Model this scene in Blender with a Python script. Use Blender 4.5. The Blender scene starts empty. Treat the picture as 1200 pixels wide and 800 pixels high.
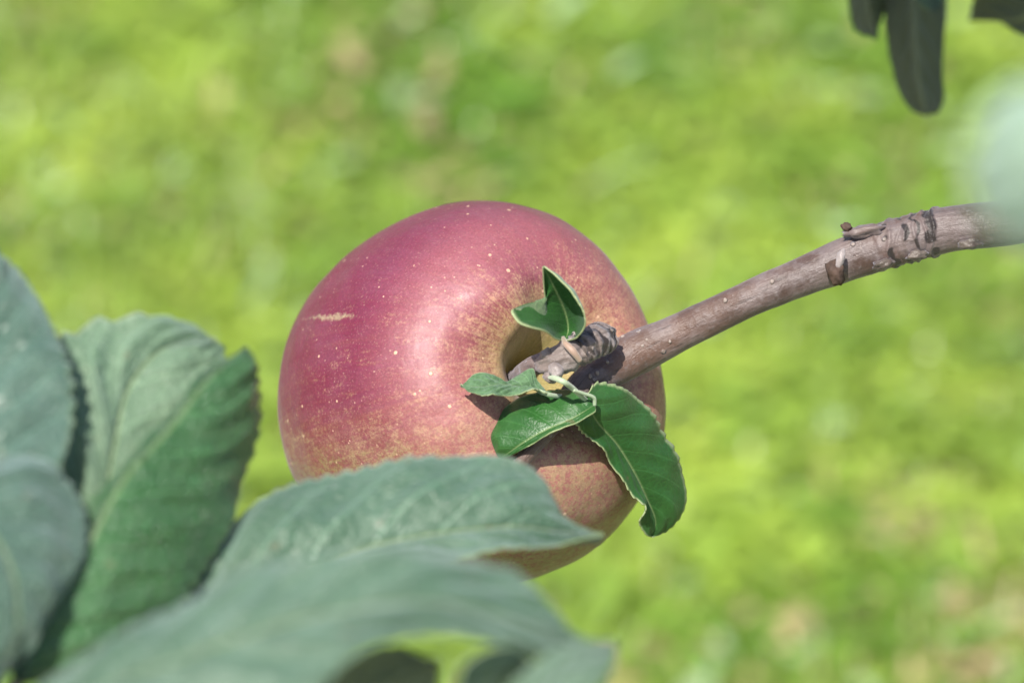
import bpy, bmesh, math, random
import numpy as np
from mathutils import Vector, Matrix, noise

random.seed(7)
rng = np.random.default_rng(7)
S = bpy.context.scene
COL = S.collection
R_ = math.radians

# ------------------------------------------------------------------ camera
PITCH = R_(38)
CAM_H = 1.55
cam_d = bpy.data.cameras.new('camera')
cam = bpy.data.objects.new('camera', cam_d); COL.objects.link(cam)
cam.location = (0, 0, CAM_H)
cam.rotation_euler = (math.pi/2 - PITCH, 0, 0)
cam_d.lens = 100; cam_d.sensor_width = 36
cam_d.clip_start = 0.01; cam_d.clip_end = 2000
cam_d.dof.use_dof = True
cam_d.dof.focus_distance = 0.603
cam_d.dof.aperture_fstop = 9.2
cam_d.dof.aperture_blades = 0
S.camera = cam
CR = cam.rotation_euler.to_matrix()
CX, CY, CZ = CR.col[0], CR.col[1], CR.col[2]      # right, up, towards the viewer
RM = np.array(CR)
CL = np.array(cam.location)

# ------------------------------------------------------------------ light
SUN_CAM = Vector((-0.22, 0.48, 0.85)).normalized()     # direction to the sun seen from the camera
SUN_W = (CR @ SUN_CAM).normalized()
sun_el = math.asin(SUN_W.z)
sun_az = math.atan2(SUN_W.x, SUN_W.y)
w = bpy.data.worlds.new('World'); S.world = w; w.use_nodes = True
wn = w.node_tree.nodes; wl = w.node_tree.links
sky = wn.new('ShaderNodeTexSky'); sky.sky_type = 'NISHITA'; sky.sun_disc = False
sky.sun_elevation = sun_el; sky.sun_rotation = sun_az
sky.air_density = 1.0; sky.dust_density = 2.0; sky.ozone_density = 1.0
wn['Background'].inputs['Strength'].default_value = 0.115
wl.new(sky.outputs[0], wn['Background'].inputs['Color'])
sd = bpy.data.lights.new('sun', 'SUN'); sd.energy = 4.9; sd.angle = R_(0.6); sd.color = (1.0, 0.955, 0.88)
sun = bpy.data.objects.new('sun', sd); COL.objects.link(sun)
sun.rotation_euler = SUN_W.to_track_quat('Z', 'Y').to_euler()
sun.location = (0, 0, 5)
vs = S.view_settings
vs.view_transform = 'Standard'; vs.look = 'None'; vs.gamma = 1; vs.use_curve_mapping = False
vs.exposure = 0.43
S.cycles.max_bounces = 8
S.cycles.transparent_max_bounces = 8

# ------------------------------------------------------------------ helpers
K = 0.0003                                         # width of one photo pixel per metre of distance
DOFF = 0.0
def P(x, y, d):
    d = d+DOFF
    return cam.location + CX*((x-600)*K*d) + CY*(-(y-400)*K*d) - CZ*d
def crv(pts, n, closed=False):
    """Catmull-Rom through pts, n samples, parameter by chord length"""
    p = np.array(pts, float)
    seg = np.sqrt((np.diff(p, axis=0)**2).sum(1)); seg = np.maximum(seg, 1e-9)
    t = np.concatenate([[0], np.cumsum(seg)]); t /= t[-1]
    pe = np.vstack([2*p[0]-p[1], p, 2*p[-1]-p[-2]])
    te = np.concatenate([[-(t[1])], t, [2-t[-2]]])
    out = []
    for u in (n if hasattr(n, '__len__') else np.linspace(0, 1, n)):
        i = min(max(np.searchsorted(t, u, side='right')-1, 0), len(p)-2)
        h = t[i+1]-t[i]; s = (u-t[i])/h
        m0 = (pe[i+2]-pe[i])/(te[i+2]-te[i])*h
        m1 = (pe[i+3]-pe[i+1])/(te[i+3]-te[i+1])*h
        s2, s3 = s*s, s*s*s
        out.append((2*s3-3*s2+1)*pe[i+1]+(s3-2*s2+s)*m0+(-2*s3+3*s2)*pe[i+2]+(s3-s2)*m1)
    return np.array(out)
def empty(name, loc):
    o = bpy.data.objects.new(name, None); COL.objects.link(o); o.location = loc; o.empty_display_size = .02
    return o
def tag(o, label=None, cat=None, group=None, kind=None):
    if label: o['label'] = label
    if cat: o['category'] = cat
    if group: o['group'] = group
    if kind: o['kind'] = kind
    return o
def mesh_obj(name, verts, faces, mats, parent=None, smooth=True, uv=None, attrs=None, loc=None):
    verts = np.asarray(verts, float)
    if loc is None:
        loc = Vector(verts.mean(0)) if parent is None else parent.location
    verts = verts - np.array(loc)
    me = bpy.data.meshes.new(name)
    me.from_pydata(verts.tolist(), [], faces)
    if smooth: me.polygons.foreach_set('use_smooth', [True]*len(me.polygons))
    if uv is not None:
        ul = me.uv_layers.new(name='UVMap')
        li = np.zeros(len(me.loops), int); me.loops.foreach_get('vertex_index', li)
        ul.data.foreach_set('uv', np.asarray(uv)[li].ravel())
    for nm, a in (attrs or {}).items():
        at = me.attributes.new(nm, 'FLOAT_VECTOR', 'POINT'); at.data.foreach_set('vector', np.asarray(a, float).ravel())
    for m in (mats if isinstance(mats, (list, tuple)) else [mats]): me.materials.append(m)
    me.update()
    o = bpy.data.objects.new(name, me); COL.objects.link(o)
    if parent is None: o.location = loc
    else:
        o.parent = parent
        # verts are relative to the top-level thing's origin
    return o

# ---- node shorthand
class NT:
    def __init__(s, name):
        s.m = bpy.data.materials.new(name); s.m.use_nodes = True
        s.t = s.m.node_tree; s.n = s.t.nodes; s.l = s.t.links
        s.bsdf = s.n['Principled BSDF']; s.out = s.n['Material Output']
    def put(s, sock, v):
        if hasattr(v, 'is_output'): s.l.new(v, sock)
        elif v is not None:
            if hasattr(sock.default_value, '__len__') and not hasattr(v, '__len__'): v = (v,)*len(sock.default_value)
            if hasattr(sock.default_value, '__len__') and len(sock.default_value) == 4 and len(v) == 3: v = (*v, 1)
            sock.default_value = v
    def node(s, typ, ins={}, out=0, **kw):
        nd = s.n.new(typ)
        for k, v in kw.items(): setattr(nd, k, v)
        for k, v in ins.items(): s.put(nd.inputs[k], v)
        return nd.outputs[out]
    def math(s, op, a, b=0.0, c=0.0, clamp=False):
        return s.node('ShaderNodeMath', {0: a, 1: b, 2: c}, operation=op, use_clamp=clamp)
    def vmath(s, op, a, b=(0,0,0), out=0):
        return s.node('ShaderNodeVectorMath', {0: a, 1: b}, out=out, operation=op)
    def noise(s, vec, scale, detail=3, rough=.55, out=0, dist=0.0):
        return s.node('ShaderNodeTexNoise', {'Vector': vec, 'Scale': scale, 'Detail': detail, 'Roughness': rough, 'Distortion': dist}, out=out)
    def ramp(s, fac, lo, hi, a=0.0, b=1.0):
        return s.node('ShaderNodeMapRange', {0: fac, 1: lo, 2: hi, 3: a, 4: b}, interpolation_type='SMOOTHSTEP')
    def lin(s, fac, lo, hi, a=0.0, b=1.0):
        return s.node('ShaderNodeMapRange', {0: fac, 1: lo, 2: hi, 3: a, 4: b})
    def mix(s, f, a, b, mode='MIX'):
        nd = s.n.new('ShaderNodeMix'); nd.data_type = 'RGBA'; nd.blend_type = mode
        s.put(nd.inputs[0], f); s.put(nd.inputs[6], a); s.put(nd.inputs[7], b)
        return nd.outputs[2]
    def sep(s, v):
        nd = s.n.new('ShaderNodeSeparateXYZ'); s.l.new(v, nd.inputs[0]); return nd.outputs
    def comb(s, x, y, z):
        return s.node('ShaderNodeCombineXYZ', {0: x, 1: y, 2: z})
    def attr(s, name, out=1):
        nd = s.n.new('ShaderNodeAttribute'); nd.attribute_name = name; return nd.outputs[out]
    def bump(s, h, strength, dist, normal=None):
        nd = s.n.new('ShaderNodeBump'); nd.inputs['Strength'].default_value = strength; nd.inputs['Distance'].default_value = dist
        s.l.new(h, nd.inputs['Height'])
        if normal is not None: s.l.new(normal, nd.inputs['Normal'])
        return nd.outputs[0]
    def obj(s):
        return s.node('ShaderNodeTexCoord', out=3)
    def uv(s):
        return s.node('ShaderNodeTexCoord', out=2)
    def set(s, **kw):
        names = dict(col='Base Color', rough='Roughness', spec='Specular IOR Level', normal='Normal', coat='Coat Weight',
                     coat_r='Coat Roughness', sheen='Sheen Weight', sheen_r='Sheen Roughness', sheen_t='Sheen Tint')
        for k, v in kw.items(): s.put(s.bsdf.inputs[names[k]], v)
    def translucent(s, col, fac, normal=None):
        tr = s.n.new('ShaderNodeBsdfTranslucent'); s.put(tr.inputs['Color'], col)
        if normal is not None: s.l.new(normal, tr.inputs['Normal'])
        mx = s.n.new('ShaderNodeMixShader'); s.put(mx.inputs[0], fac)
        s.l.new(s.bsdf.outputs[0], mx.inputs[1]); s.l.new(tr.outputs[0], mx.inputs[2])
        s.l.new(mx.outputs[0], s.out.inputs['Surface'])

# ------------------------------------------------------------------ leaf materials
def leaf_materials(tagname, base, light, under, rim, rough=.42, spec=.5, sheen=.25, veins=8, sheen_t=(.8,.95,1), vs_=1.0, bs=.6, ew=.95, coat=0.):
    mats = []
    for side in ('upper', 'lower'):
        t = NT('leaf_%s_%s' % (side, tagname))
        u, v, _ = t.sep(t.uv())
        av = t.math('ABSOLUTE', v)
        oc = t.obj()
        wob = t.noise(oc, 90, 2)
        ph = t.math('ADD', t.math('MULTIPLY', t.math('SUBTRACT', u, t.math('MULTIPLY', av, .24)), veins), t.math('MULTIPLY', wob, .35))
        # offset the two halves by half a spacing
        ph = t.math('ADD', ph, t.math('MULTIPLY', t.math('GREATER_THAN', v, 0), .45))
        tri = t.math('ABSOLUTE', t.math('SUBTRACT', t.math('FRACT', ph), .5))      # 0 on vein
        vein = t.ramp(tri, .0, .085, 1, 0)
        vein = t.math('MULTIPLY', vein, t.ramp(av, .75, 1.0, 1, .2))
        mid = t.ramp(av, .0, .045, 1, 0)
        net = t.node('ShaderNodeTexVoronoi', {'Vector': oc, 'Scale': 620}, feature='DISTANCE_TO_EDGE')
        netm = t.ramp(net, 0.0, .16, 1, 0)
        blot = t.noise(oc, 60, 4, .6)
        fine = t.noise(oc, 900, 3, .7)
        if side == 'upper':
            c = t.mix(t.ramp(blot, .35, .68), base, light)
            c = t.mix(t.math('MULTIPLY', netm, .22*vs_), c, tuple(min(1, q*1.9) for q in light))
            c = t.mix(t.math('MULTIPLY', vein, .38*vs_), c, tuple(min(1, q*2.2+.02) for q in light))
            c = t.mix(t.math('MULTIPLY', mid, .62), c, (.30, .40, .17))
            tcol = (.16, .34, .03)
        else:
            c = t.mix(t.ramp(blot, .3, .7), tuple(q*.85 for q in under), under)
            c = t.mix(t.math('MULTIPLY', netm, .15), c, (.34, .40, .24))
            c = t.mix(t.math('MULTIPLY', vein, .4*vs_), c, (.34, .40, .22))
            c = t.mix(t.math('MULTIPLY', mid, .8), c, (.42, .48, .26))
            tcol = (.16, .32, .04)
        edge = t.ramp(t.math('ADD', av, t.math('MULTIPLY', t.math('SUBTRACT', fine, .5), .06)), ew, .995)
        c = t.mix(t.math('MULTIPLY', edge, .7), c, rim)
        # small stains and rust specks
        sp = t.noise(oc, 240, 2, .5)
        c = t.mix(t.math('MULTIPLY', t.ramp(sp, .70, .76), .5), c, (.16, .12, .05))
        sg = 1 if side == 'upper' else -1
        h = t.math('ADD', t.math('MULTIPLY', vein, -.40*sg), t.math('MULTIPLY', mid, -1.0*sg))
        h = t.math('ADD', h, t.math('MULTIPLY', netm, -.22*sg))
        h = t.math('ADD', h, t.math('MULTIPLY', fine, .25))
        wr_ = t.noise(t.vmath('MULTIPLY', t.uv(), (46, 16, 1)), 1.0, 3, .6)
        h = t.math('ADD', h, t.math('MULTIPLY', wr_, 1.1*sg))
        nb = t.bump(h, bs, .0005)
        rr = t.lin(t.noise(oc, 140, 4, .6), .3, .7, rough-.07, rough+.13)
        t.set(col=c, rough=rr if side == 'upper' else .75, spec=spec if side == 'upper' else .2, normal=nb,
              coat=coat if side == 'upper' else 0, coat_r=.24, sheen=sheen if side == 'upper' else .35, sheen_r=.5, sheen_t=sheen_t)
        t.translucent(tcol, .25, nb)
        mats.append(t.m)
    t = NT('leaf_rim_' + tagname); t.set(col=rim, rough=.6, spec=.3); t.translucent(rim, .3)
    mats.append(t.m)
    return mats

LM_NEAR = leaf_materials('near', (.032,.135,.034), (.058,.180,.055), (.17,.23,.13), (.40,.50,.22), rough=.30, spec=.9, sheen=.22, bs=1.8, coat=.35, sheen_t=(.9,1,.9))
LM_BIG = leaf_materials('big', (.055,.125,.066), (.10,.185,.115), (.24,.29,.18), (.36,.48,.24), rough=.36, spec=.9, sheen=.42, bs=1.0)
LM_BLUE = leaf_materials('sky_tint', (.045,.115,.070), (.095,.185,.130), (.17,.22,.13), (.30,.42,.20), rough=.34, spec=.9, sheen=.60, bs=1.6, coat=.35, sheen_t=(.78,.95,1))  # reflected sky put into the leaf colour and sheen as a bluish tint
LM_SMALL = leaf_materials('small', (.020,.10,.016), (.042,.14,.032), (.15,.24,.11), (.52,.60,.32), rough=.38, spec=.55, sheen=.08, vs_=.4, bs=.28, ew=.90)
LM_PALE2 = leaf_materials('sage', (.10,.19,.10), (.17,.27,.16), (.3,.36,.25), (.4,.5,.3), rough=.42, spec=.8, sheen=.4, bs=1.0)
LM_PALE = leaf_materials('pale', (.27,.41,.28), (.33,.47,.33), (.3,.36,.25), (.4,.5,.3), rough=.45, spec=.6, sheen=.7)
LM_DARK = leaf_materials('shade', (.020,.050,.020), (.03,.07,.03), (.17,.19,.12), (.08,.09,.06), rough=.6, spec=.2, sheen=.1, vs_=.2, bs=.3)  # darker copy of the leaf set: part of the shade is in its colour
LM_YOUNG = leaf_materials('young', (.10,.20,.09), (.14,.25,.12), (.17,.25,.15), (.45,.52,.30), rough=.5, spec=.4, sheen=.25)

t = NT('petiole_green')
t.set(col=t.mix(t.noise(t.obj(), 200, 3), (.30,.42,.24), (.45,.52,.36)), rough=.55, sheen=.4)
PETIOLE = t.m
t = NT('petiole_pink')
t.set(col=t.mix(t.noise(t.obj(), 200, 3), (.36,.19,.16), (.34,.30,.20)), rough=.55, sheen=.4)
PETIOLE_P = t.m

# ------------------------------------------------------------------ leaf builder
def leaf(parent, mid, left, right, mats, name='leaf', bl=0., br=0., serr=.0007, teeth=26, top='cam', nu=150, nv=22,
         rug=.0004, veins=8, seed=0, thick=.00028, wave=0., und=0., label=None, wavef=5.):
    """A leaf lofted between its left margin, its midrib and its right margin (photo x, y and distance)."""
    us = np.linspace(0, 1, nu)
    M = np.array([P(*q) for q in mid]); L = np.array([P(*q) for q in left]); Rr = np.array([P(*q) for q in right])
    L = np.vstack([M[:1], L, M[-1:]]); Rr = np.vstack([M[:1], Rr, M[-1:]])
    M, L, Rr = crv(M, nu), crv(L, nu), crv(Rr, nu)
    view = np.array(CZ)
    tang = np.gradient(M, axis=0); tang /= np.linalg.norm(tang, axis=1)[:, None]
    rs = np.random.default_rng(seed+11)
    phl = rs.uniform(0, 6.28, 4)
    V = []; UV = []
    for i, u in enumerate(us):
        row = []
        for sgn, E, B in ((-1, L, bl), (1, Rr, br)):
            e = E[i]-M[i]; ln = np.linalg.norm(e)+1e-9
            nrm = np.cross(tang[i], e*sgn); nn = np.linalg.norm(nrm)
            nrm = nrm/nn if nn > 1e-9 else view
            if nrm @ view < 0 and top == 'cam': nrm = -nrm
            # serration: forward-pointing teeth with an uneven size
            x = u*teeth+ (0.37 if sgn > 0 else 0) + .6*math.sin(u*9+phl[0])
            fr = x-math.floor(x)
            tooth = (fr if fr < .78 else (1-fr)/.22*.78)/.78
            k = rs.uniform(.6, 1.1) if fr < .1 else None
            amp = serr*min(1, ln/.006)*(0.7+.5*math.sin(u*13+phl[1]*sgn))
            pts = []
            for j in range(nv+1):
                s = j/nv
                p = M[i]+e*s
                p = p+nrm*(B*4*s*(1-s)*min(1, ln/.008))
                # blistering between the side veins and a slow wave along the margin
                vp = math.cos(2*math.pi*((u-.24*s)*veins+(.45 if sgn > 0 else 0)+.17))
                p = p+nrm*(rug*vp*math.sin(math.pi*min(1, s*1.05))*min(1, ln/.006))
                q = noise.noise(Vector((u*9, s*3*sgn, seed*3.7)))
                p = p+nrm*(rug*1.6*q*min(1, s*3))
                if und: p = p+nrm*(.00022*noise.noise(Vector((u*38, s*11*sgn, seed)))*min(1, s*6))
                if und: p = p+nrm*(und*noise.noise(Vector((u*4.5+seed, s*1.6*sgn, seed*1.3)))*min(1, s*2.5))
                p = p+nrm*(wave*s*s*math.sin(u*wavef*2*math.pi+phl[2]+sgn))
                if s > .8: p = p+(e/ln)*amp*tooth*((s-.8)/.2)**1.5
                pts.append((p, (u, sgn*s)))
            row.append(pts)
        full = row[0][::-1][:-1]+row[1]
        V += [q[0] for q in full]; UV += [q[1] for q in full]
    W = 2*nv+1
    F = [(i*W+j, i*W+j+1, (i+1)*W+j+1, (i+1)*W+j) for i in range(nu-1) for j in range(W-1)]
    V = np.array(V)
    # orient: the upper side of the leaf is the side of the face normals
    a, b, c = V[[f[0] for f in F]], V[[f[1] for f in F]], V[[f[3] for f in F]]
    av = np.cross(b-a, c-a).sum(0) @ view
    if (av < 0) == (top == 'cam'): F = [f[::-1] for f in F]
    o = mesh_obj(name, V, F, mats, parent, uv=UV)
    so = o.modifiers.new('thickness', 'SOLIDIFY'); so.thickness = thick; so.offset = -1; so.material_offset = 1; so.material_offset_rim = 2
    if label: o['label'] = label
    return o

def tube(path, rad, name, mat, parent=None, seg=14, n=60, disp=None, cap=True, loc=None, scar=None):
    """swept tube through path (photo x, y, distance), radii in photo pixels"""
    pw = np.array([P(*q) for q in path])
    rr = np.array([r*K*q[2] for r, q in zip(rad, path)])
    c = crv(np.hstack([pw, rr[:, None]*1.0]), n) if False else None
    pts = crv(pw, n)
    tt = np.sqrt((np.diff(pw, axis=0)**2).sum(1)); tt = np.concatenate([[0], np.cumsum(tt)]); tt /= tt[-1]
    rad_s = np.interp(np.linspace(0, 1, n), tt, rr)
    kk = max(1, n//40); ker = np.ones(2*kk+1)/(2*kk+1)
    rad_s = np.convolve(np.pad(rad_s, kk, mode='edge'), ker, 'valid')
    tan = np.gradient(pts, axis=0); tan /= np.linalg.norm(tan, axis=1)[:, None]
    V = []; UV = []; SC = []
    up = np.array(CY)
    L = 0
    for i in range(n):
        a = up-tan[i]*(up@tan[i]); a /= np.linalg.norm(a); b = np.cross(tan[i], a)
        if i: L += np.linalg.norm(pts[i]-pts[i-1])
        for j in range(seg):
            th = 2*math.pi*j/seg
            r = rad_s[i]
            if disp: r += disp(i/(n-1), th, L)
            V.append(pts[i]+(a*math.cos(th)+b*math.sin(th))*r); UV.append((L, th/6.2832)); SC.append((scar(i/(n-1), th, L) if scar else 0, 0, 0))
    F = [(i*seg+j, i*seg+(j+1) % seg, (i+1)*seg+(j+1) % seg, (i+1)*seg+j) for i in range(n-1) for j in range(seg)]
    if cap: F += [tuple(range(seg))[::-1], tuple((n-1)*seg+j for j in range(seg))]
    me = mesh_obj(name, V, F, mat, parent, uv=UV, loc=loc, attrs={'scar': SC})
    bm = bmesh.new(); bm.from_mesh(me.data); bmesh.ops.recalc_face_normals(bm, faces=bm.faces); bm.to_mesh(me.data); bm.free()
    return me

# ------------------------------------------------------------------ ground and meadow
t = NT('soil')
oc = t.obj()
c = t.mix(t.ramp(t.noise(oc, 9, 5, .6), .35, .65), (.14,.20,.03), (.27,.22,.10))
c = t.mix(t.math('MULTIPLY', t.ramp(t.noise(oc, 60, 4, .7), .4, .7), .6), c, (.26,.22,.11))
t.set(col=c, rough=.95, spec=.1, normal=t.bump(t.noise(oc, 70, 5, .7), .8, .02))
gx = np.concatenate([-np.geomspace(900, 3, 14), np.linspace(-2.6, 2.6, 70), np.geomspace(3, 900, 14)])
gy = np.concatenate([-np.geomspace(900, 2, 14), np.linspace(-1.6, 7, 110), np.geomspace(8, 900, 14)])
V = []
for yy in gy:
    for xx in gx:
        near = max(0, 1-max(abs(xx)/4, abs(yy-2)/7))
        V.append((xx, yy, .018*near*noise.noise(Vector((xx*3, yy*3, 0)))+.03*near*noise.noise(Vector((xx*.7, yy*.7, 4)))))
W = len(gx)
F = [(i*W+j, i*W+j+1, (i+1)*W+j+1, (i+1)*W+j) for i in range(len(gy)-1) for j in range(W-1)]
g = mesh_obj('ground', V, F, t.m, loc=(0, 0, 0)); g['kind'] = 'structure'

def gz(x, y):
    near = max(0, 1-max(abs(x)/4, abs(y-2)/7))
    return .018*near*noise.noise(Vector((x*3, y*3, 0)))+.03*near*noise.noise(Vector((x*.7, y*.7, 4)))

t = NT('grass_blades')
ca = t.attr('tint', 1)
u, v, _ = t.sep(t.uv())
c = t.mix(t.math('MULTIPLY', t.ramp(v, .0, .5, 1, 0), .35), ca, (.20,.22,.06))
t.set(col=c, rough=.34, spec=.6)
t.translucent(t.mix(.6, ca, (.30,.42,.02)), .38)
GRASS = t.m

def patch(x, y):
    return (noise.noise(Vector((x*2.1, y*2.1, 1.3)))*.6+noise.noise(Vector((x*6, y*6, 7.7)))*.5)
def patch2(x, y):
    return noise.noise(Vector((x*4.2+20, y*4.2, 3.1)))*.7+noise.noise(Vector((x*13, y*13, 9.7)))*.5

def to_ground(x, y):
    v_ = P(x, y, 1.0)-cam.location
    return cam.location+v_*(-cam.location.z/v_.z)
BARE = [(to_ground(*q), r_) for q, r_ in (((1198, 800), .045), ((1050, 645), .028), ((330, 170), .018), ((1180, 350), .015))]
def bare(x, y):
    m = 0
    for c_, r_ in BARE: m = max(m, math.exp(-(((x-c_.x)/r_)**2+((y-c_.y)/(r_*1.6))**2)))
    return m
def meadow(n_blade, n_leaf, seed=3):
    r = np.random.default_rng(seed)
    V = []; F = []; T = []; UV = []
    def tint(x, y, kind):
        a = patch(x, y); b = patch2(x, y)
        g0 = np.array((.36,.50,.08)); g1 = np.array((.16,.31,.035)); yl = np.array((.52,.66,.10)); dry = np.array((.66,.52,.27))
        f = min(1, max(0, .5+a*1.3)); col = g1*(1-f)+g0*f
        f = min(1, max(0, .25+b*1.4)); col = col*(1-f)+yl*f
        if r.random() < .8*bare(x, y): kind = 'dry'
        if kind == 'dry' or (b < -.25 and r.random() < .22): col = dry*r.uniform(.6, 1.1)
        if r.random() < .05: col = np.array((.50,.68,.36))
        return col*r.uniform(.7, 1.25)
    def place():
        if r.random() < .62: return r.uniform(-.95, .95), r.uniform(1.15, 3.4)
        if r.random() < .8: return r.uniform(-2.2, 2.2), r.uniform(.3, 5)
        return r.uniform(-5, 5), r.uniform(-1, 9)
    for k in range(n_blade):
        x, y = place(); 
        if patch2(x, y) < -.36 and r.random() < .4: continue
        if r.random() < .75*bare(x, y): continue
        z = gz(x, y); a = r.uniform(0, 6.283); h = r.uniform(.018, .052)*(1+.7*max(-.5, patch(x*1.7, y*1.7+5)))
        wd = r.uniform(.0012, .0032); lean = r.uniform(.5, 1.7)*h; dx, dy = math.cos(a), math.sin(a)
        px, py = -dy*wd, dx*wd; col = tint(x, y, 'dry' if r.random() < .07 else 'g')
        b = len(V)
        for q, (f, hh, ww) in enumerate(((0, 0, 1), (.22, .5, 1.1), (.6, .85, .8))):
            V.append((x+dx*lean*f-px*ww, y+dy*lean*f-py*ww, z+h*hh)); V.append((x+dx*lean*f+px*ww, y+dy*lean*f+py*ww, z+h*hh))
            UV += [(0, hh), (1, hh)]
        V.append((x+dx*lean, y+dy*lean, z+h*r.uniform(.7, 1))); UV.append((.5, 1))
        T += [col]*7
        F += [(b, b+1, b+3, b+2), (b+2, b+3, b+5, b+4), (b+4, b+5, b+6)]
    # clover leaflets and broad weed leaves among the blades
    for k in range(n_leaf):
        x, y = place()
        if patch(x+3, y) < -.12 and r.random() < .6: continue
        if r.random() < .8*bare(x, y): continue
        z = gz(x, y)+r.uniform(.012, .055); big = r.random() < .05
        col = tint(x, y, 'g')*(1.0 if not big else 1.1); a0 = r.uniform(0, 6.283)
        nl = 1 if big else 3
        for q in range(nl):
            a = a0+q*2.094; ln = r.uniform(.03, .075) if big else r.uniform(.007, .013); wd = ln*(.17 if big else .42)
            dx, dy = math.cos(a), math.sin(a); b = len(V)
            tl = r.uniform(-.3, .6)
            for f, ww in ((0, .15), (.35, .85), (.7, 1), (1, .35)):
                zz = z+ln*f*tl-(.3*ln*f*f if big else 0)
                V.append((x+dx*ln*f+dy*wd*ww, y+dy*ln*f-dx*wd*ww, zz+.1*ln)); V.append((x+dx*ln*f-dy*wd*ww, y+dy*ln*f+dx*wd*ww, zz+.1*ln)); UV += [(0, .8), (1, .8)]
            T += [col*(1.05 if q else .95)]*8
            F += [(b, b+1, b+3, b+2), (b+2, b+3, b+5, b+4), (b+4, b+5, b+7, b+6)]
    return mesh_obj('grass', V, F, GRASS, smooth=False, uv=UV, attrs={'tint': T}, loc=(0, 0, 0))
tag(meadow(90000, 46000), 'sunlit yellow green grass and clover far below the apple', 'grass', kind='stuff')

# ------------------------------------------------------------------ the apple
AD = .640                                        # distance of its centre
AC = (556, 464)                                  # photo position of its centre
apx = K*AD
prof = [(.004,.38),(.04,.40),(.085,.49),(.14,.625),(.21,.745),(.31,.84),(.45,.893),(.62,.85),(.78,.72),(.91,.49),(.985,.2),(.995,-.1),(.93,-.42),(.80,-.68),(.63,-.86),(.48,-.93),(.34,-.92),(.2,-.85),(.09,-.79),(.004,-.77)]
NP, NS = 300, 360
pc = crv(prof, NP)
ax = Vector((.47, .20, .85)).normalized()
ex = Vector((0, 1, 0)).cross(ax).normalized(); ey = ax.cross(ex)
B = np.array([ex, ey, ax]).T
sil = [(327,420),(350,367),(382,320),(420,287),(460,265),(512,242),(550,237),(615,241),(652,256),(690,282),(715,307),(740,340),(752,365),(770,425),(779,462),(780,497),(746,586),(722,622),(686,648),(621,678),(560,694),(490,680),(420,640),(375,605),(344,565),(335,540),(327,507),(325,470)]
sang = np.array([math.atan2(-(q[1]-AC[1]), q[0]-AC[0]) for q in sil]); srad = np.array([math.hypot(q[0]-AC[0], q[1]-AC[1]) for q in sil])*apx
od = np.argsort(sang); sang, srad = sang[od], srad[od]
RA = .0425
V = []; ST = []
thL = math.atan2(-ey.x+.25*ey.y, -ex.x+.25*ex.y)
for i in range(NP):
    r, z = pc[i]
    s = i/(NP-1)
    for j in range(NS):
        th = 2*math.pi*j/NS
        lob = 1+.012*math.cos(5*th+.8)*min(1, max(0, (s-.2)*1.5))+.014*math.cos(2*th+1)+.01*math.cos(3*th+2.2)
        zz = z+(.028*math.cos(2*th+2.0)+.02*math.cos(5*th+1.1)+.012*math.cos(3*th))*math.exp(-((r-.36)/.28)**2)*(1 if z > 0 else .6)
        zz += .045*math.exp(-((r-.27)/.085)**2)*max(0, math.cos(th-thL))**1.5*(z > 0)
        p = B @ np.array((r*math.cos(th)*lob, r*math.sin(th)*lob, zz))*RA
        V.append(p); ST.append((math.cos(th), math.sin(th), s))
V = np.array([np.array(p)*(1+.010*noise.noise(Vector(p)*45)+.006*noise.noise(Vector(p)*110+Vector((5, 0, 2)))) for p in V]); ST = np.array(ST)
# bring the outline to the measured one: a slightly lopsided fruit
ang = np.arctan2(V[:, 1], V[:, 0]); rad = np.hypot(V[:, 0], V[:, 1])
nb = 72; bins = ((ang+math.pi)/(2*math.pi)*nb).astype(int) % nb
mx = np.array([rad[bins == k].max() for k in range(nb)]); bc = -math.pi+(np.arange(nb)+.5)*2*math.pi/nb
tg = np.interp(bc, np.concatenate([sang-2*math.pi, sang, sang+2*math.pi]), np.tile(srad, 3))
ratio = tg/mx
fr = np.fft.rfft(ratio); fr[7:] = 0; ratio = np.fft.irfft(fr, nb)
sc = np.interp(ang, np.concatenate([bc-2*math.pi, bc, bc+2*math.pi]), np.tile(ratio, 3))
wgt = np.clip(rad/.02, 0, 1)**1
V[:, 0] *= 1+(sc-1)*wgt; V[:, 1] *= 1+(sc-1)*wgt
F = [(i*NS+j, (i+1)*NS+j, (i+1)*NS+(j+1) % NS, i*NS+(j+1) % NS) for i in range(NP-1) for j in range(NS)]

t = NT('apple_skin')
oc = t.obj(); n_ = t.vmath('SCALE', oc); n_.node.inputs['Scale'].default_value = 1/.042
x, y, z = t.sep(n_)
st = t.attr('around', 1)
c_, s_, m_ = t.sep(st)
# streaks run from stem to calyx
sv = t.comb(t.math('MULTIPLY', c_, 46), t.math('MULTIPLY', s_, 46), t.math('MULTIPLY', m_, 13))
sv2 = t.comb(t.math('MULTIPLY', c_, 16), t.math('MULTIPLY', s_, 16), t.math('MULTIPLY', m_, 3))
st1 = t.noise(sv, 1.0, 4, .65); st2 = t.noise(sv2, 1.0, 3, .6)
fine = t.noise(n_, 60, 5, .75); mott = t.noise(n_, 11, 4, .65); big = t.noise(n_, 1.7, 3, .5)
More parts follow.
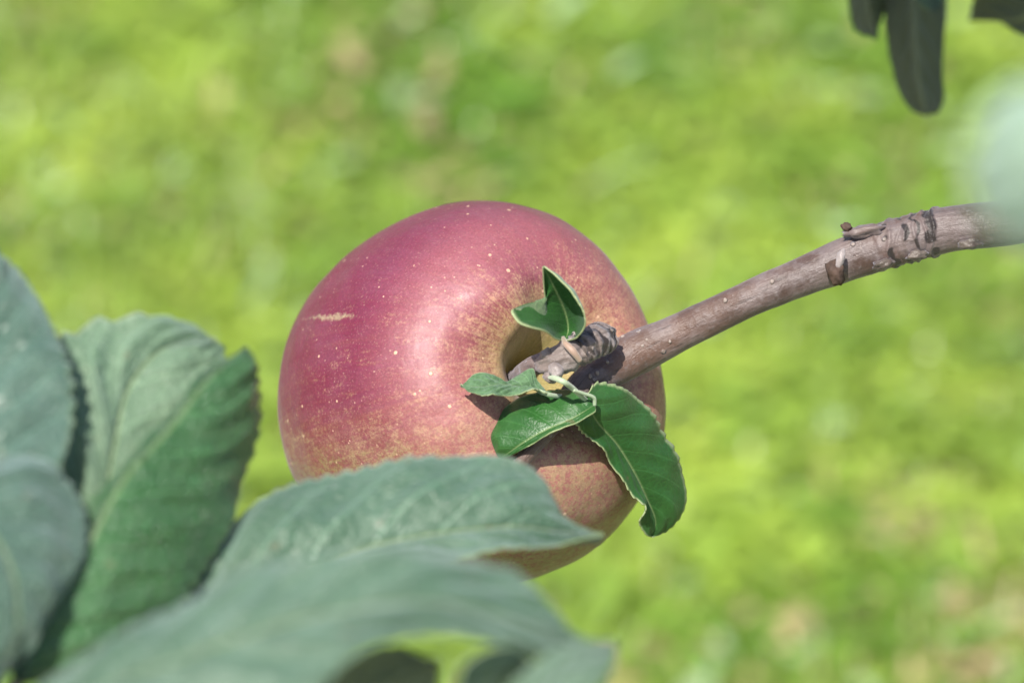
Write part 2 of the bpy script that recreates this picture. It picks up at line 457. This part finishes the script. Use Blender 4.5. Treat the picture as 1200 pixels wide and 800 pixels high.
# how red the skin is: most on the upper left, least low down, on the right and in the stem hollow
red = t.math('ADD', t.math('MULTIPLY', x, -.28), t.math('MULTIPLY', y, .46))
red = t.math('ADD', red, .68)
red = t.math('SUBTRACT', red, t.ramp(y, .10, -.6, 0, .54))
red = t.math('SUBTRACT', red, t.ramp(x, .2, .8, 0, .16))
red = t.math('ADD', red, t.math('MULTIPLY', t.math('SUBTRACT', big, .5), .5))
redm = t.math('ADD', red, t.math('MULTIPLY', t.math('SUBTRACT', fine, .5), 2.0))
redm = t.math('ADD', redm, t.math('MULTIPLY', t.math('SUBTRACT', mott, .5), 1.5))
redm = t.math('ADD', redm, t.math('MULTIPLY', t.math('SUBTRACT', st1, .5), 1.15))
ring = t.ramp(m_, .10, .30)
redm = t.math('ADD', redm, t.math('MULTIPLY', t.math('SUBTRACT', ring, 1), .55))
rm = t.ramp(redm, -.05, .85)
ground = t.mix(t.ramp(t.math('ADD', y, t.math('MULTIPLY', big, .6)), -.4, .5), (.21,.19,.07), (.44,.27,.15))
redc = t.mix(t.ramp(t.math('ADD', red, t.math('MULTIPLY', t.math('SUBTRACT', st2, .5), .9)), .45, 1.05), (.20,.046,.040), (.155,.010,.038))
c = t.mix(rm, ground, redc)
spk = t.math('MULTIPLY', t.ramp(t.noise(n_, 34, 5, .7), .46, .60), t.ramp(red, .35, .80, .85, 0))
c = t.mix(spk, c, (.21,.055,.050))
spk2 = t.math('MULTIPLY', t.ramp(t.noise(n_, 21, 4, .7), .52, .66), t.ramp(red, .30, .65, .55, 0))
c = t.mix(spk2, c, (.25,.24,.07))
# lighter blush on the shoulder around the hollow
sh = t.math('MULTIPLY', t.ramp(m_, .16, .24), t.ramp(m_, .27, .40, 1, 0))
c = t.mix(t.math('MULTIPLY', sh, .28), c, (.56,.24,.22))
# olive hollow
hol = t.ramp(t.math('ADD', m_, t.math('MULTIPLY', t.math('SUBTRACT', st1, .5), .08)), .09, .21, 1, 0)
c = t.mix(hol, c, t.mix(t.ramp(st1, .35, .65), (.27,.24,.07), (.42,.35,.15)))
# lenticels
wv = t.vmath('ADD', n_, t.vmath('SCALE', t.noise(n_, 6, 2, out=1)))
vo = t.n.new('ShaderNodeTexVoronoi'); t.l.new(n_, vo.inputs['Vector']); vo.inputs['Scale'].default_value = 10.5; vo.inputs['Randomness'].default_value = 1
size = t.sep(vo.outputs['Color'])[0]
dot = t.math('LESS_THAN', vo.outputs['Distance'], t.math('MULTIPLY', t.math('ADD', size, -.25), .13))
dots = t.ramp(t.math('SUBTRACT', vo.outputs['Distance'], t.math('MULTIPLY', t.math('ADD', size, -.1), .13)), -.02, .03, 1, 0)
dots = t.math('MULTIPLY', dots, t.ramp(size, .05, .3))
c = t.mix(t.math('MULTIPLY', dots, .8), c, (.72,.48,.30))
vo2 = t.n.new('ShaderNodeTexVoronoi'); t.l.new(n_, vo2.inputs['Vector']); vo2.inputs['Scale'].default_value = 19
d2 = t.math('MULTIPLY', t.ramp(vo2.outputs['Distance'], .05, .13, 1, 0), t.ramp(t.sep(vo2.outputs['Color'])[1], .5, .8))
c = t.mix(t.math('MULTIPLY', d2, .7), c, (.75,.50,.34))
fr_ = t.ramp(t.noise(n_, 95, 2, .6), .60, .72)
c = t.mix(t.math('MULTIPLY', fr_, .30), c, (.62,.40,.30))
# dark specks
vo3 = t.n.new('ShaderNodeTexVoronoi'); t.l.new(n_, vo3.inputs['Vector']); vo3.inputs['Scale'].default_value = 3.1
c = t.mix(t.math('MULTIPLY', t.ramp(vo3.outputs['Distance'], .02, .035, 1, 0), .8), c, (.05,.03,.02))
# the russet scar on the left shoulder: a thin wavering line
SX, SY = (390-AC[0])*apx/.042, -(373-AC[1])*apx/.042
yy = t.math('SUBTRACT', y, SY); xx = t.math('SUBTRACT', x, SX)
wob = t.math('MULTIPLY', t.math('SUBTRACT', t.noise(n_, 9, 3, .6), .5), .07)
yy = t.math('ADD', t.math('ADD', yy, wob), t.math('MULTIPLY', xx, -.05))
wdt = t.ramp(t.math('ABSOLUTE', t.math('SUBTRACT', xx, .03)), .02, .20, .013, -.006)
wdt = t.math('ADD', wdt, t.math('MULTIPLY', t.math('SUBTRACT', t.noise(n_, 45, 3, .6), .5), .045))
scar = t.ramp(t.math('SUBTRACT', t.math('ABSOLUTE', yy), wdt), -.012, .010, 1, 0)
scar = t.math('MULTIPLY', scar, t.ramp(t.math('ABSOLUTE', xx), .15, .21, 1, 0))
scar = t.math('MULTIPLY', scar, t.math('GREATER_THAN', z, 0))
scar = t.math('MULTIPLY', scar, t.ramp(t.noise(n_, 70, 2, .6), .3, .5, .45, 1))
c = t.mix(t.math('MULTIPLY', scar, .72), c, (.42,.34,.20))
# Bloom: a thin waxy film in uneven patches, rubbed off here and there
film = t.ramp(t.noise(n_, 3.0, 5, .62), .30, .75, .08, .34)
film = t.math('MULTIPLY', film, t.ramp(t.noise(sv, .5, 3, .6), .25, .7, .6, 1.15))
c = t.mix(t.math('MULTIPLY', film, .28), c, (.50,.31,.43))
vary = t.noise(n_, 85, 3, .7)
c = t.mix(1.0, c, t.mix(t.ramp(vary, .3, .7), (.82,.80,.80), (1.12,1.1,1.1)), 'MULTIPLY')
h = t.math('ADD', t.math('MULTIPLY', fine, .35), t.math('MULTIPLY', dots, .5))
h = t.math('ADD', h, t.math('MULTIPLY', scar, .6))
h = t.math('ADD', h, t.math('MULTIPLY', t.noise(n_, 5, 3, .5), 3.5))
nb_ = t.bump(h, .45, .00045)
t.set(col=c, rough=t.lin(t.noise(n_, 8, 4, .6), .3, .7, .40, .52), spec=.5, normal=nb_, sheen=.10, sheen_r=.4, sheen_t=(.85,.75,1.0))
t.bsdf.inputs['Subsurface Weight'].default_value = .06
t.bsdf.inputs['Subsurface Radius'].default_value = (.004,.0015,.001)
t.bsdf.inputs['Subsurface Scale'].default_value = .6
APPLE = t.m
apple_root = bpy.data.objects.new('apple', None); COL.objects.link(apple_root)
apple_root.location = P(AC[0], AC[1], AD); apple_root.empty_display_size = .02
apple_root.rotation_euler = cam.rotation_euler
tag(apple_root, 'ripe red apple blushed with green hanging from the grey brown twig', 'apple')
F += [tuple(range(NS)), tuple((NP-1)*NS+j for j in range(NS))[::-1]]
me = bpy.data.meshes.new('fruit'); me.from_pydata(V.tolist(), [], F)
me.polygons.foreach_set('use_smooth', [True]*len(me.polygons))
at = me.attributes.new('around', 'FLOAT_VECTOR', 'POINT'); at.data.foreach_set('vector', ST.ravel())
me.materials.append(APPLE)
fruit = bpy.data.objects.new('fruit', me); COL.objects.link(fruit); fruit.parent = apple_root

# ------------------------------------------------------------------ bark
def bark_mat(name, dark, midc, pale, film=.5):
    t = NT(name)
    oc = t.obj(); u, v, _ = t.sep(t.uv())
    n1 = t.noise(oc, 160, 5, .65); n2 = t.noise(oc, 700, 4, .7); n3 = t.noise(oc, 45, 3, .6); n4 = t.noise(oc, 70, 3, .5)
    sv = t.comb(t.math('MULTIPLY', u, 120), t.math('MULTIPLY', v, 26), 0)
    lon = t.noise(sv, 1, 4, .7)
    c = t.mix(t.ramp(n3, .35, .65), midc, dark)
    c = t.mix(t.math('MULTIPLY', t.ramp(t.math('ADD', t.math('MULTIPLY', n4, .6), t.math('MULTIPLY', n1, .4)), .44, .58), film), c, pale)
    c = t.mix(t.math('MULTIPLY', t.ramp(n2, .5, .72), .45), c, tuple(q*.9 for q in pale))
    c = t.mix(t.math('MULTIPLY', t.ramp(lon, .52, .72), .6), c, tuple(q*.35 for q in dark))
    sx = t.sep(t.attr('scar', 1))[0]
    sx = t.math('MULTIPLY', sx, t.ramp(n1, .25, .5, .45, 1.1))
    c = t.mix(t.ramp(sx, .2, .8), c, (.022,.014,.010))
    vo = t.n.new('ShaderNodeTexVoronoi'); t.l.new(oc, vo.inputs['Vector']); vo.inputs['Scale'].default_value = 330
    dots = t.math('MULTIPLY', t.ramp(vo.outputs['Distance'], .10, .22, 1, 0), t.ramp(t.sep(vo.outputs['Color'])[0], .62, .72))
    c = t.mix(t.math('MULTIPLY', dots, .35), c, (.48,.40,.34))
    h = t.math('ADD', t.math('MULTIPLY', n1, .8), t.math('MULTIPLY', n2, .5))
    h = t.math('ADD', h, t.math('MULTIPLY', dots, .9)); h = t.math('ADD', h, t.math('MULTIPLY', lon, -.5))
    t.set(col=c, rough=.45, spec=.5, normal=t.bump(h, .9, .0006), sheen=.3, sheen_t=(.85,.85,1))
    return t.m
BARK = bark_mat('bark_smooth', (.060,.030,.019), (.125,.068,.047), (.25,.21,.205), .42)
BARK_G = bark_mat('bark_grey', (.12,.088,.075), (.20,.155,.135), (.40,.35,.335), .7)
BARK_D = bark_mat('bark_scar', (.030,.018,.012), (.075,.042,.028), (.30,.25,.20), .28)
t = NT('bud_brown'); t.set(col=t.mix(t.noise(t.obj(), 500, 3), (.03,.02,.014), (.12,.07,.05)), rough=.8, normal=t.bump(t.noise(t.obj(), 700, 3), .7, .0006)); BUD = t.m
t = NT('wart_pale'); t.set(col=t.mix(t.noise(t.obj(), 600, 3), (.20,.15,.13), (.38,.32,.28)), rough=.8); WART = t.m

fb = empty('fruiting_branch', P(700, 430, .60))
tag(fb, 'grey brown twig with ring scars and four small green leaves, holding the apple', 'branch')

DOFF = .004
# main limb; u runs from the right end to the hidden lower left end
main_path = [(1330,225,.585),(1200,257,.592),(1120,268,.596),(1060,281,.598),(1000,301,.600),(930,328,.601),(860,358,.602),(790,392,.604),(735,418,.605),(690,447,.601),(655,485,.596),(625,522,.5935),(595,562,.593)]
main_rad = [29,27,26,29,26,22,21.5,22.5,27,21,15,11,8]
tot = sum(math.dist(a[:2], b[:2]) for a, b in zip(main_path, main_path[1:]))
def u_at(xpix):
    acc = 0
    for a, b in zip(main_path, main_path[1:]):
        if b[0] <= xpix <= a[0]:
            return (acc+math.dist(a[:2], b[:2])*(a[0]-xpix)/(a[0]-b[0]))/tot
        acc += math.dist(a[:2], b[:2])
px = K*.6
rings = [(1104, 4.0, 2.2), (1096, -2.5, 1.6), (1086, 3.2, 2.0), (1076, 2.2, 1.8), (1066, -2.0, 1.8), (1054, 3.2, 2.6), (1042, 1.5, 2.4)]
ring_u = [(u_at(a), b*px, c*px) for a, b, c in rings]
LEN = tot*px
def main_disp(u, th, L):
    d = 0
    for ru, hh, ww in ring_u:
        s = (u-ru)*LEN+.0012*math.sin(th+1)+.0006*math.sin(3*th+ru*90)
        d += 1.0*hh*math.exp(-(s/ww)**2)*(.65+.5*noise.noise(Vector((math.cos(th)*2, math.sin(th)*2, ru*80))))
    q = Vector((math.cos(th)*1.3, math.sin(th)*1.3, L*220))
    d += .00012*noise.noise(q)+.00040*noise.noise(q*.35)
    return d
def main_scar(u, th, L):
    v = 0
    for x_, wd, st_ in ((1100, 6.0, 1.0), (1086, 2.2, .7), (1069, 3.2, .8), (1054, 3.6, .75)):
        s = ((u-u_at(x_))*LEN/px+4*math.sin(th+1+x_)*.5+7*noise.noise(Vector((math.cos(th)*2.2, math.sin(th)*2.2, x_*.31))))/wd
        k = .45+2.0*noise.noise(Vector((math.cos(th)*3.0+x_, math.sin(th)*3.0, u*60)))
        v = max(v, 1.6*st_*math.exp(-s*s)*min(1, max(0, k+.3)))
    return v
tube(main_path, main_rad, 'twig', BARK, fb, seg=96, n=800, disp=main_disp, scar=main_scar)

def at_main(xpix):
    for a, b in zip(main_path, main_path[1:]):
        if b[0] <= xpix <= a[0]:
            f = (a[0]-xpix)/(a[0]-b[0]); return [a[k]+(b[k]-a[k])*f for k in range(3)]
# knobs: stubs, buds and scales on the limb
def knob(name, c, r, mat, parent, stretch=(1, 1, 1), ang=0, seed=0, rough=.28, n=3):
    bm = bmesh.new(); bmesh.ops.create_icosphere(bm, subdivisions=n, radius=1)
    ctr = P(*c); sc_ = K*c[2]
    ca, sa = math.cos(ang), math.sin(ang)
    for vv in bm.verts:
        q = vv.co.copy(); k = 1+rough*noise.noise(q*1.7+Vector((seed*3.1, 0, seed)))+rough*.5*noise.noise(q*5+Vector((seed, seed, 0)))
        q = Vector((q.x*stretch[0]*k, q.y*stretch[1]*k, q.z*stretch[2]*k))*r*sc_
        q = Vector((q.x*ca-q.y*sa, q.x*sa+q.y*ca, q.z))
        vv.co = ctr+CX*q.x+CY*q.y+CZ*q.z-parent.location
    me = bpy.data.meshes.new(name); bm.to_mesh(me); bm.free(); me.materials.append(mat)
    me.polygons.foreach_set('use_smooth', [True]*len(me.polygons))
    o = bpy.data.objects.new(name, me); COL.objects.link(o); o.parent = parent
    return o
knob('bud', (979,320,.593), 13, BUD, fb, (.8,1.1,.9), .2, 1, .4)
knob('bud_stalk', (985,303,.592), 9, BARK_G, fb, (.55,1.4,.7), -.25, 2, .2)
knob('bud_scar', (1014,271,.596), 15, BARK, fb, (1.7,.5,.9), .12, 3, .4)
knob('bud', (992,266,.596), 5.5, BUD, fb, (1.1,1,1), 0, 4, .5)
knob('bud_scar', (1036,309,.595), 10, BARK_D, fb, (1.3,.6,.9), .3, 5, .4)
knob('bud_scar', (1137,286,.592), 11, BARK_D, fb, (1.3,.55,.9), .1, 6, .4)
knob('bud_scar', (1075,299,.594), 10, BARK_D, fb, (1.3,.6,.9), .2, 7, .4)
# pale corky warts
wr = random.Random(4)
for (x_, y_) in [(765,382),(758,398),(753,405),(785,400),(732,432),(722,440),(700,437),(692,441),(1010,292),(1018,287),(1005,300),(1027,290),(1023,302),(988,289),(712,424),(730,395),(850,352),(905,330)]:
    m_ = at_main(min(max(x_, 600), 1300))
    off = (y_-m_[1])/24; dz = 23*px*math.sqrt(max(.05, 1-min(1, off*off)))
    knob('wart', (x_, y_, m_[2]-dz-.0002), wr.uniform(1.6, 2.7), WART, fb, (1, 1.1, .6), 0, x_, .5, 2)

# fruiting spur with its wrinkled bud-scale rings
def spur_disp(u, th, L):
    q = Vector((math.cos(th)*2, math.sin(th)*2, L*260))
    d = .0005*noise.noise(q)+.0002*noise.noise(q*3)
    if u < .42:
        d += .00042*math.sin(L*2100+2.0*noise.noise(Vector((math.cos(th)*1.5, math.sin(th)*1.5, 3))))*(1-abs(u/.42*2-1)**4)
    return d
def sr(u, th, L): return noise.noise(Vector((math.cos(th)*1.1, math.sin(th)*1.1, 3)))*1.6
tube([(708,396,.596),(699,399,.593),(687,405,.591),(677,411,.590)], [18,20,20,18], 'scale_rings', BARK_G, fb, seg=96, n=110,
     disp=lambda u, th, L: .00014*math.sin(L*3600+sr(u, th, L))+.0005*noise.noise(Vector((math.cos(th)*2, math.sin(th)*2, L*300)))+.00008*noise.noise(Vector((math.cos(th)*9, math.sin(th)*9, L*1500))),
     scar=lambda u, th, L: min(.8, max(0, .55-.5*math.sin(L*3600+sr(u, th, L))+1.3*noise.noise(Vector((math.cos(th)*1.7, math.sin(th)*1.7, L*1300))))))
tube([(684,407,.591),(670,414,.590),(655,421,.590),(643,425,.591),(634,428,.593)], [17,18.5,18,15,9], 'spur', BARK_G, fb, seg=64, n=90, disp=spur_disp)
knob('spur_bud', (652,435,.586), 9, BARK_G, fb, (.9,1.15,.9), .5, 12, .3)
knob('spur_bud', (641,415,.589), 9, BARK_G, fb, (1.0,.8,.9), .4, 13, .3)
knob('spur_bud', (645,443,.588), 7, BARK_G, fb, (1.2,.9,.9), -.4, 14, .35)

# apple stem: from the spur into the hollow
st_o = tube([(644,425,.593),(630,426,.594),(616,433,.599),(604,441,.606),(594,446,.616)], [11,12,10,8,8], 'stem', BARK_D, apple_root, seg=32, n=60,
     disp=lambda u, th, L: .0004*noise.noise(Vector((math.cos(th)*2, math.sin(th)*2, L*400))), loc=(0,0,0))
# its vertices were made in world space; bring them into the apple's own axes
mw = (Matrix.Translation(apple_root.location) @ CR.to_4x4()).inverted()
st_o.data.transform(mw)
st_o.data.materials[0] = BARK

# ------------------------------------------------------------------ four small leaves on the branch
# cup-shaped leaf above the spur
s1 = leaf(fb, [(662,399,.590),(666,386,.592),(662,364,.590),(650,338,.584),(637,313,.578)],
     [(652,396,.585),(638,387,.580),(622,383,.577),(608,377,.576),(600,363,.577),(612,366,.580),(638,377,.585),(640,358,.586),(638,334,.582)],
     [(676,394,.584),(685,380,.580),(681,362,.578),(668,342,.577),(652,325,.577)],
     LM_SMALL, bl=-.0012, br=-.0015, serr=.0002, teeth=12, seed=1, rug=.00008, nu=140, veins=4)
tube([(680,423,.586),(671,411,.585),(663,403,.586),(660,396,.590)], [3.2,4.6,3.6,2.4], 'petiole', PETIOLE_P, s1, seg=12, n=24, loc=fb.location)

s2 = leaf(fb, [(640,460,.588),(624,455,.590),(606,452,.590),(585,450,.588),(561,453,.587),(540,451,.588)],
     [(630,446,.590),(624,432,.591),(606,440,.592),(592,444,.590),(572,438,.589),(552,443,.589)],
     [(624,459,.586),(606,459,.587),(588,462,.586),(572,464,.585),(554,459,.586)],
     LM_YOUNG, bl=.0009, br=.0006, serr=.0004, teeth=12, seed=2, rug=.00035, nu=120, top='cam', wave=.0006, wavef=2)
tube([(668,464,.597),(654,464,.592),(642,462,.589),(632,458,.588)], [2.6,2.8,2.8,2.4], 'petiole', PETIOLE, s2, seg=12, n=20, loc=fb.location)

s3 = leaf(fb, [(697,474,.590),(670,491,.588),(640,504,.588),(615,518,.589),(597,530,.591),(585,537,.593)],
     [(688,463,.592),(670,457,.595),(640,458,.597),(608,466,.597),(585,483,.597),(575,507,.595),(579,525,.594)],
     [(697,482,.588),(680,493,.587),(650,504,.586),(625,519,.588),(600,533,.591)],
     LM_SMALL, bl=.0016, br=.0003, serr=.0003, teeth=20, seed=3, rug=.00018, nu=150, veins=6)
s4 = leaf(fb, [(686,463,.590),(698,492,.594),(722,520,.600),(742,552,.605),(758,585,.610),(768,610,.614),(764,628,.616)],
     [(700,450,.594),(725,453,.598),(752,470,.604),(776,505,.610),(795,540,.614),(804,575,.617),(797,605,.618),(783,622,.618)],
     [(672,480,.590),(678,500,.592),(705,524,.597),(722,552,.601),(742,578,.604),(755,593,.606),(752,610,.609),(756,625,.613)],
     LM_SMALL, bl=.0014, br=.0004, serr=.0007, teeth=24, seed=4, rug=.0002, nu=180, veins=7, wave=.0004)
tube([(640,442,.590),(650,443,.584),(660,447,.582),(670,454,.585),(680,463,.588),(688,470,.591)], [1.5,3.4,3.4,3.2,3,2.6], 'petiole', PETIOLE, s4, seg=14, n=40, loc=fb.location)
tube([(672,457,.585),(684,461,.587),(696,466,.589),(697,475,.590)], [1.8,2.0,2.2,2.0], 'petiole', PETIOLE, s3, seg=12, n=30, loc=fb.location)

DOFF = 0.0
# ------------------------------------------------------------------ the leafy shoot at lower left
sh = empty('leafy_shoot', P(10, 860, .47))
tag(sh, 'out of focus shoot of large serrated green leaves filling the lower left corner', 'branch')
tube([(-160,1060,.50),(-60,930,.48),(5,850,.47),(20,800,.485)], [16,14,12,9], 'twig', BARK, sh, seg=20, n=40)
# tall folded leaf: pale left half, deep green right half
leaf(sh, [(18,800,.474),(60,718,.478),(97,650,.482),(142,563,.487),(198,500,.494),(240,447,.500),(287,407,.507)],
     [(12,760,.477),(52,706,.481),(90,640,.485),(134,556,.491),(191,492,.498),(235,441,.503),(266,415,.507)],
     [(80,790,.480),(150,755,.487),(215,700,.495),(258,640,.502),(286,575,.509),(304,505,.513),(306,455,.512),(300,425,.509)],
     LM_NEAR, und=.0012, bl=-.0002, br=.0026, serr=.0012, teeth=26, seed=5, rug=.00030, veins=9, nu=240, nv=28, wave=.0005, label='long pointed deep green leaf in front of a paler one')
# paler leaf behind it
leaf(sh, [(45,800,.490),(85,690,.492),(118,600,.496),(134,520,.502),(150,455,.508),(188,410,.513),(250,397,.517)],
     [(50,700,.490),(58,600,.494),(64,500,.500),(74,408,.506),(108,382,.510),(150,374,.513),(190,372,.515),(228,380,.517)],
     [(120,720,.498),(180,620,.504),(225,530,.509),(250,470,.513),(262,430,.516),(260,408,.518)],
     LM_PALE2, und=.0012, bl=.0012, br=.0010, serr=.0017, teeth=17, seed=15, rug=.0004, veins=7, nu=240, nv=28, wave=.0006, label='pale broad leaf with a scalloped top edge')
# upper left leaf
leaf(sh, [(-10,640,.482),(-25,520,.487),(-30,420,.493),(-20,330,.500),(-8,285,.504)],
     [(-60,600,.482),(-120,480,.486),(-115,380,.492),(-60,310,.499)],
     [(30,620,.483),(72,545,.488),(83,490,.492),(78,430,.496),(57,375,.500),(27,322,.503)],
     LM_BLUE, und=.0022, bl=.001, br=.0012, serr=.0010, teeth=24, seed=6, rug=.0004, veins=8)
# lower left leaf
leaf(sh, [(-90,560,.474),(-30,600,.470),(10,660,.467),(20,730,.465),(-5,800,.466)],
     [(-20,540,.478),(45,540,.481),(92,585,.483),(104,640,.480),(75,700,.475),(30,765,.470)],
     [(-110,620,.470),(-90,700,.465),(-50,770,.463)],
     LM_BLUE, und=.0022, bl=.0012, br=.001, serr=.0006, teeth=22, seed=7, rug=.0004, veins=7)
# leaf lying in front of the apple
leaf(sh, [(120,790,.493),(230,715,.499),(340,668,.504),(460,635,.509),(590,618,.514),(650,622,.518),(707,628,.522)],
     [(180,735,.499),(235,680,.505),(275,608,.512),(345,566,.517),(430,545,.520),(510,534,.522),(580,534,.523),(632,560,.523),(662,605,.522),(688,622,.522)],
     [(250,775,.492),(350,735,.494),(450,680,.499),(545,643,.504),(615,641,.509),(665,636,.516)],
     LM_BIG, und=.0022, bl=.0024, br=.0005, serr=.0009, teeth=30, seed=8, rug=.0004, veins=9, nu=200, wave=.0006)
# most blurred leaf along the bottom edge
leaf(sh, [(-20,880,.405),(100,815,.410),(230,765,.415),(370,722,.420),(500,705,.425),(610,728,.430),(705,765,.436)],
     [(50,800,.413),(150,735,.421),(240,688,.426),(330,657,.429),(440,642,.432),(530,645,.434),(600,670,.436),(645,712,.436),(680,745,.436)],
     [(60,880,.402),(220,870,.406),(350,825,.412),(420,768,.418),(500,742,.422),(590,758,.427),(660,775,.433)],
     LM_BIG, und=.0022, bl=.0022, br=.0006, serr=.0006, teeth=26, seed=9, rug=.0005, veins=8, nu=180, wave=.0006)
# small curled leaf, rim up, at the bottom edge
leaf(sh, [(575,900,.430),(570,850,.424),(576,812,.421),(592,786,.420),(618,768,.420)],
     [(548,880,.418),(536,822,.413),(544,782,.411),(568,762,.412),(600,758,.415)],
     [(600,880,.428),(612,835,.428),(622,800,.426),(628,778,.423)],
     LM_PALE2, und=.0006, bl=-.001, br=-.001, serr=.0004, teeth=14, seed=10, rug=.0003, veins=6)
# pale leaf behind it, its tip just past the tip of the big one
leaf(sh, [(560,905,.412),(600,850,.414),(640,805,.418),(680,775,.423),(722,752,.430)],
     [(575,850,.414),(604,800,.419),(640,768,.423),(682,752,.427)],
     [(620,900,.410),(662,850,.414),(700,806,.420),(720,775,.426)],
     LM_PALE2, und=.0006, bl=.001, br=.001, serr=.0004, teeth=14, seed=12, rug=.0003, veins=6)
# underside of one more leaf showing below the big one
leaf(sh, [(330,900,.452),(395,840,.448),(450,800,.446),(512,772,.450)],
     [(345,840,.444),(395,785,.442),(450,758,.443)],
     [(400,900,.456),(470,850,.456),(512,805,.456)],
     LM_BIG, und=.0006, bl=.001, br=.001, serr=.0004, teeth=14, seed=13, rug=.0003, veins=6, top='away')

# ------------------------------------------------------------------ shaded leaves hanging in at the top right
DB = .08
def leaf_back(par, m_, l_, r_, *a, **k):
    f = lambda q: [(p[0], p[1], p[2]+DB) for p in q]
    return leaf(par, f(m_), f(l_), f(r_), *a, **k)
hs = empty('hanging_shoot', P(1090, -160, .74))
tag(hs, 'dark shaded leaves hanging into the top right corner', 'branch')
tube([(1500,-330,.78),(1300,-230,.75),(1120,-170,.74),(980,-120,.74),(860,-110,.74)], [22,18,14,10,6], 'twig', BARK, hs, seg=20, n=60)
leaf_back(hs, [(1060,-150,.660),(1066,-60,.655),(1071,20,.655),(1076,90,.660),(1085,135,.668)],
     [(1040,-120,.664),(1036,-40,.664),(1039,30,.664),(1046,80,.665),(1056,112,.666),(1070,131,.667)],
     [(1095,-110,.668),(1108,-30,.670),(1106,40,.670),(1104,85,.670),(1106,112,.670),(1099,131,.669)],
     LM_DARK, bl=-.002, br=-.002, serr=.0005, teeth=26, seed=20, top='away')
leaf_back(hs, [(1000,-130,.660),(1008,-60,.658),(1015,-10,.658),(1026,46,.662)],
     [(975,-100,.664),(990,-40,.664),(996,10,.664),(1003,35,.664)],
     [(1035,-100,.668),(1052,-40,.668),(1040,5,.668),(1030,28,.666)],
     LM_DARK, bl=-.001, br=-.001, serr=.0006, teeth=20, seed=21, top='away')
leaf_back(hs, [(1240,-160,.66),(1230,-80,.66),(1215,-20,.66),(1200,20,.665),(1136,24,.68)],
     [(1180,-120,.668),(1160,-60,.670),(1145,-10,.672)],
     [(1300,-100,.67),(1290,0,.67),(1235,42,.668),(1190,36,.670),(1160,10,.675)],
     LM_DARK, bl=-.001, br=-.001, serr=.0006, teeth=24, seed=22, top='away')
leaf_back(hs, [(1060,-90,.648),(1078,-40,.642),(1090,-10,.640),(1096,14,.640)],
     [(1050,-50,.640),(1066,-10,.638),(1085,10,.639)],
     [(1090,-80,.645),(1106,-30,.642),(1106,0,.641)],
     LM_BIG, bl=.001, br=.001, serr=.0004, teeth=12, seed=23)
# leaves of the same shoot above the frame: they throw part of the shade seen on the hanging ones
sh_r = random.Random(3)
for k, (x_, y_, d_, s_) in enumerate([(1010,-190,.600,1.0),(1110,-200,.585,1.1),(1220,-200,.60,1.1),(1060,-290,.56,1.1),(1170,-300,.56,1.1),(960,-230,.62,.9),(1300,-190,.60,1.0)]):
    a = sh_r.uniform(-.5, .5); L_ = 190*s_; wv = 62*s_
    ca, sa = math.cos(a), math.sin(a)
    def q(u_, v_, dd): return (x_+u_*L_*ca-v_*wv*sa, y_+u_*L_*sa+v_*wv*ca, d_+dd)
    leaf_back(hs, [q(-.5,0,.012), q(0,0,0), q(.5,0,.012)], [q(-.25,-.85,.03), q(.1,-1,.035), q(.35,-.6,.03)], [q(-.25,.85,-.02), q(.1,1,-.025), q(.35,.6,-.01)],
         LM_NEAR, serr=.0007, teeth=24, seed=30+k, nu=70, nv=10)

# ------------------------------------------------------------------ leaf very close to the lens at the right edge
ns = empty('near_shoot', P(1400, 330, .30))
tag(ns, 'pale completely blurred leaf at the right edge in front of the branch', 'leaf')
tube([(1600,420,.33),(1480,360,.31),(1400,330,.30),(1330,300,.30)], [16,14,12,8], 'petiole', PETIOLE, ns, seg=16, n=30)
leaf(ns, [(1345,300,.262),(1280,250,.262),(1228,195,.266),(1192,150,.271),(1172,108,.278)],
     [(1300,315,.270),(1225,305,.275),(1168,275,.279),(1138,225,.281),(1142,165,.281)],
     [(1345,240,.258),(1320,180,.260),(1280,125,.266),(1225,95,.273)],
     LM_PALE, bl=.001, br=.001, serr=.0003, teeth=22, seed=40)
